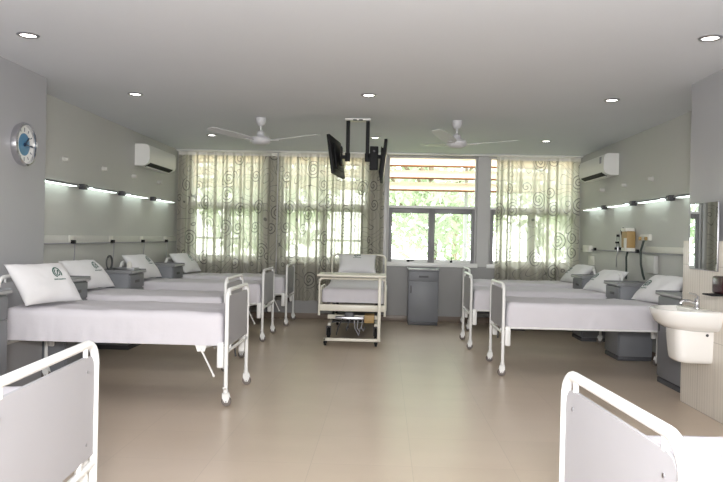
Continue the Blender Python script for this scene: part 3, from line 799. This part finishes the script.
for s in (-1, 1): MB().cyl((-.05, s * .1, -.005), (-.075, s * .1, -.005), .022, 'tan', 12).build('knob', gp)
MB().tube([(-.05, .0, -.03), (-.07, .04, -.16), (-.06, .05, -.32), (-.06, -.02, -.44), (-.05, -.05, -.5)], .014, 'hose', 8).build('hose', gp)
o = MB().box(XR - .06, XR + .0005, 11.05, 11.40, 1.225, 1.33, 'plastic', .008).build('junction_box'); tag(o, 'white junction box at the window end of the right wall', 'box')
o = MB().box(XR - .012, XR - .001, 10.93, 11.25, 1.03, 1.17, 'plastic', .003).build('notice_card'); tag(o, 'small blank pale card on the wall beneath the junction box', 'card')
for k, (y, lb) in enumerate(((11.0 - .18, 'beside the junction box'), (9.02, 'at the right end of the thin rail'))):
    o = MB().box(XR - .05, XR - .02, y - .035, y + .035, 1.255, 1.30, 'black', .006).build('plug'); tag(o, 'small black plug on the right wall rail, ' + lb, 'plug', 'right wall plugs')
o = MB().box(XR - .06, XR - .001, 8.40, 8.72, 1.02, 1.235, 'wall', .01).build('control_panel'); tag(o, 'pale grey control panel under the right trunking', 'panel')

# ------------------------------------------------------------------ clock
ck = empty('wall_clock', (PL, 6.01, 2.11)); tag(ck, 'round silver-rimmed wall clock with blue dial centre', 'clock'); ck.scale = (1.3, 1.09, 1.09)
mt = Matrix.Rotation(R(90), 4, 'Y')
MB().lathe([(0, .001), (.165, .001), (.172, .02), (.165, .042), (.152, .046), (.147, .03), (.147, .022)], 'chrome', 40, mt).build('rim', ck)
MB().lathe([(0, .022), (.148, .022)], 'clockw', 40, mt).build('face', ck)
MB().lathe([(0, .0235), (.082, .0235), (.088, .0225)], 'clockb', 40, mt).build('dial', ck)
b = MB()
for k in range(12):
    a = k * pi / 6; rr = Matrix.Rotation(a, 4, 'X'); b.box(.0228, .0238, -.004, .004, .108 if k % 3 else .1, .132, 'navy', rot=rr)
b.build('hour_mark', ck)
b = MB(); b.box(.028, .030, -.006, .006, -.02, .085, 'navy', rot=Matrix.Rotation(R(-48), 4, 'X')); b.build('hand', ck)
b = MB(); b.box(.031, .033, -.0045, .0045, -.025, .125, 'navy', rot=Matrix.Rotation(R(-95), 4, 'X')); b.build('hand', ck)
MB().lathe([(0, .024), (.014, .024), (.014, .035), (0, .036)], 'navy', 16, mt).build('hub', ck)

# ------------------------------------------------------------------ wash basin on the tiled wall
wx = PR - .04; by_ = 5.88
bs = empty('wash_basin', (wx, by_, 0)); tag(bs, 'white ceramic wash basin with half pedestal on the tiled right wall', 'basin')
# bowl: D-shaped rings from wall
def dring(dep, hwid, z, n=22, inset=0):
    pts = []
    for k in range(n + 1):
        a = -pi / 2 + pi * k / n
        ca, sa = cos(a), sin(a)
        x = -(abs(ca) ** .75) * dep + .001 - inset; y = (abs(sa) ** .8) * (1 if sa > 0 else -1) * hwid
        pts.append((x, y, z))
    return pts
rings = [dring(.25, .19, .685), dring(.33, .245, .70), dring(.39, .285, .745), dring(.415, .305, .80), dring(.425, .315, .838), dring(.423, .313, .848), dring(.41, .305, .853)]
m = MB(); m.grid(rings, 'ceramic')
m.add(rings[0], [tuple(range(len(rings[0])))], 'ceramic')
inn = [dring(.41, .305, .853), dring(.385, .275, .848, inset=.0), dring(.36, .25, .82), dring(.33, .2, .75), dring(.2, .1, .715)]
inn2 = []
for k, rg in enumerate(inn): inn2.append([(p[0] if k == 0 else min(p[0], -.10 - .012 * k), p[1], p[2]) for p in rg])
m.grid(inn2, 'ceramic', True); m.add(inn2[-1], [tuple(range(len(inn2[-1])))], 'ceramic')
m.build('bowl', bs, ang=50)
MB().box(-.13, -.0005, -.285, .285, .80, .854, 'ceramic', .012, 3).build('back_ledge', bs)
prof = []
ped = []
for (z, dp, hw2) in ((.70, .285, .155), (.62, .282, .155), (.5, .27, .148), (.45, .262, .142), (.43, .245, .13), (.42, .20, .10)):
    rg = []
    for k in range(17):
        a = -pi / 2 + pi * k / 16; rg.append((-(abs(cos(a)) ** .35) * dp + .001, (abs(sin(a)) ** .45) * (1 if sin(a) > 0 else -1) * hw2, z))
    ped.append(rg)
m = MB(); m.grid(ped, 'ceramic'); m.add(ped[-1], [tuple(range(17))], 'ceramic'); pe = m.build('half_pedestal', bs, ang=50)
MB().cyl((-.05, -.157, .655), (-.05, -.145, .655), .012, 'dark', 10).build('bolt', pe)
tp = empty('basin_tap', (wx - .068, by_, .8545)); tag(tp, 'chrome lever mixer tap standing on the wash basin', 'tap')
MB().lathe([(0, 0), (.026, 0), (.026, .008), (.021, .014), (.02, .06), (.022, .075), (.015, .085), (0, .087)], 'chrome', 20).build('tap_body', tp)
MB().tube([(-.01, 0, .04), (-.06, 0, .06), (-.11, 0, .062), (-.13, 0, .05), (-.133, 0, .036)], [.014, .013, .012, .012, .012], 'chrome', 12).build('spout', tp)
MB().tube([(0, 0, .08), (.01, 0, .095), (-.02, -.005, .115), (-.07, -.008, .125)], [.012, .011, .008, .006], 'chrome', 10).build('lever', tp)
mi = empty('wall_mirror', (wx, 5.92, 1.44)); tag(mi, 'narrow frameless mirror on the right wall above the wash basin', 'mirror')
MB().box(-.012, -.0008, -.255, .255, -.275, .28, 'steel', .002).build('backing', mi)
MB().box(-.0145, -.0122, -.25, .25, -.27, .275, 'mirror').build('glass', mi, smooth=False)
sd = empty('soap_dispenser', (wx, 5.43, 1.005)); tag(sd, 'dark maroon soap dispenser on the right wall beside the mirror', 'dispenser')
MB().box(-.115, .001, -.10, .10, .0, .135, 'maroon', .018, 3).build('body', sd)
MB().box(-.19, -.002, -.07, .09, -.012, .0, 'black', .004).build('drip_tray', sd)

# ------------------------------------------------------------------ light
wd = bpy.data.worlds.new('World'); scene.world = wd; wd.use_nodes = True
bg = wd.node_tree.nodes['Background']; bg.inputs[0].default_value = (.98, .98, 1.0, 1); bg.inputs[1].default_value = 10.0
for (x0, x1) in WIN:
    ld = bpy.data.lights.new('window_portal', 'AREA'); ld.shape = 'RECTANGLE'; ld.size = x1 - x0; ld.size_y = TOP - SILL
    ld.cycles.is_portal = True
    lo = bpy.data.objects.new('window_portal', ld); COL.objects.link(lo); lo.location = ((x0 + x1) / 2, DO + .02, (SILL + TOP) / 2); lo.rotation_euler = (R(-90), 0, 0)
def area(name, loc, tgt, sx, sy, e, col):
    ld = bpy.data.lights.new(name, 'AREA'); ld.shape = 'RECTANGLE'; ld.size = sx; ld.size_y = sy; ld.energy = e; ld.color = col
    lo = bpy.data.objects.new(name, ld); COL.objects.link(lo); lo.location = loc
    lo.rotation_euler = (Vector(tgt) - Vector(loc)).to_track_quat('-Z', 'Y').to_euler(); return lo
area('rear_fill', (0, -2.8, 1.7), (0, 6, 1.3), 5.0, 1.8, 195, (.99, .985, .99))  # fill lamp added behind the viewer; the rear wall has no window
area('bounced_flash', (0, -.3, 1.75), (0, 2.0, 2.776), .5, .4, 285, (.99, .985, .985))

# ------------------------------------------------------------------ camera
cd = bpy.data.cameras.new('camera'); cam = bpy.data.objects.new('camera', cd); COL.objects.link(cam); scene.camera = cam
F, PITCH, ROLL, YAW = 711.9, .0043, .0213, .0332
cd.sensor_fit = 'HORIZONTAL'; cd.sensor_width = 36; cd.lens = F / 723 * 36; cd.clip_start = .05; cd.clip_end = 200
X1 = Vector((cos(YAW), sin(YAW), 0)); Y1 = Vector((-sin(YAW), cos(YAW), 0)); Z1 = Vector((0, 0, 1))
fw = Y1 * cos(PITCH) - Z1 * sin(PITCH); up = Y1 * sin(PITCH) + Z1 * cos(PITCH)
r_ = X1 * cos(ROLL) + up * sin(ROLL); u_ = -X1 * sin(ROLL) + up * cos(ROLL)
mw = Matrix((r_, u_, -fw)).transposed().to_4x4(); mw.translation = (0, 0, HC); cam.matrix_world = mw

scene.cycles.sample_clamp_indirect = 4.0; scene.cycles.blur_glossy = 1.0; scene.cycles.use_denoising = True
scene.view_settings.view_transform = 'Standard'; scene.view_settings.look = 'None'
scene.view_settings.exposure = 0; scene.view_settings.gamma = 1
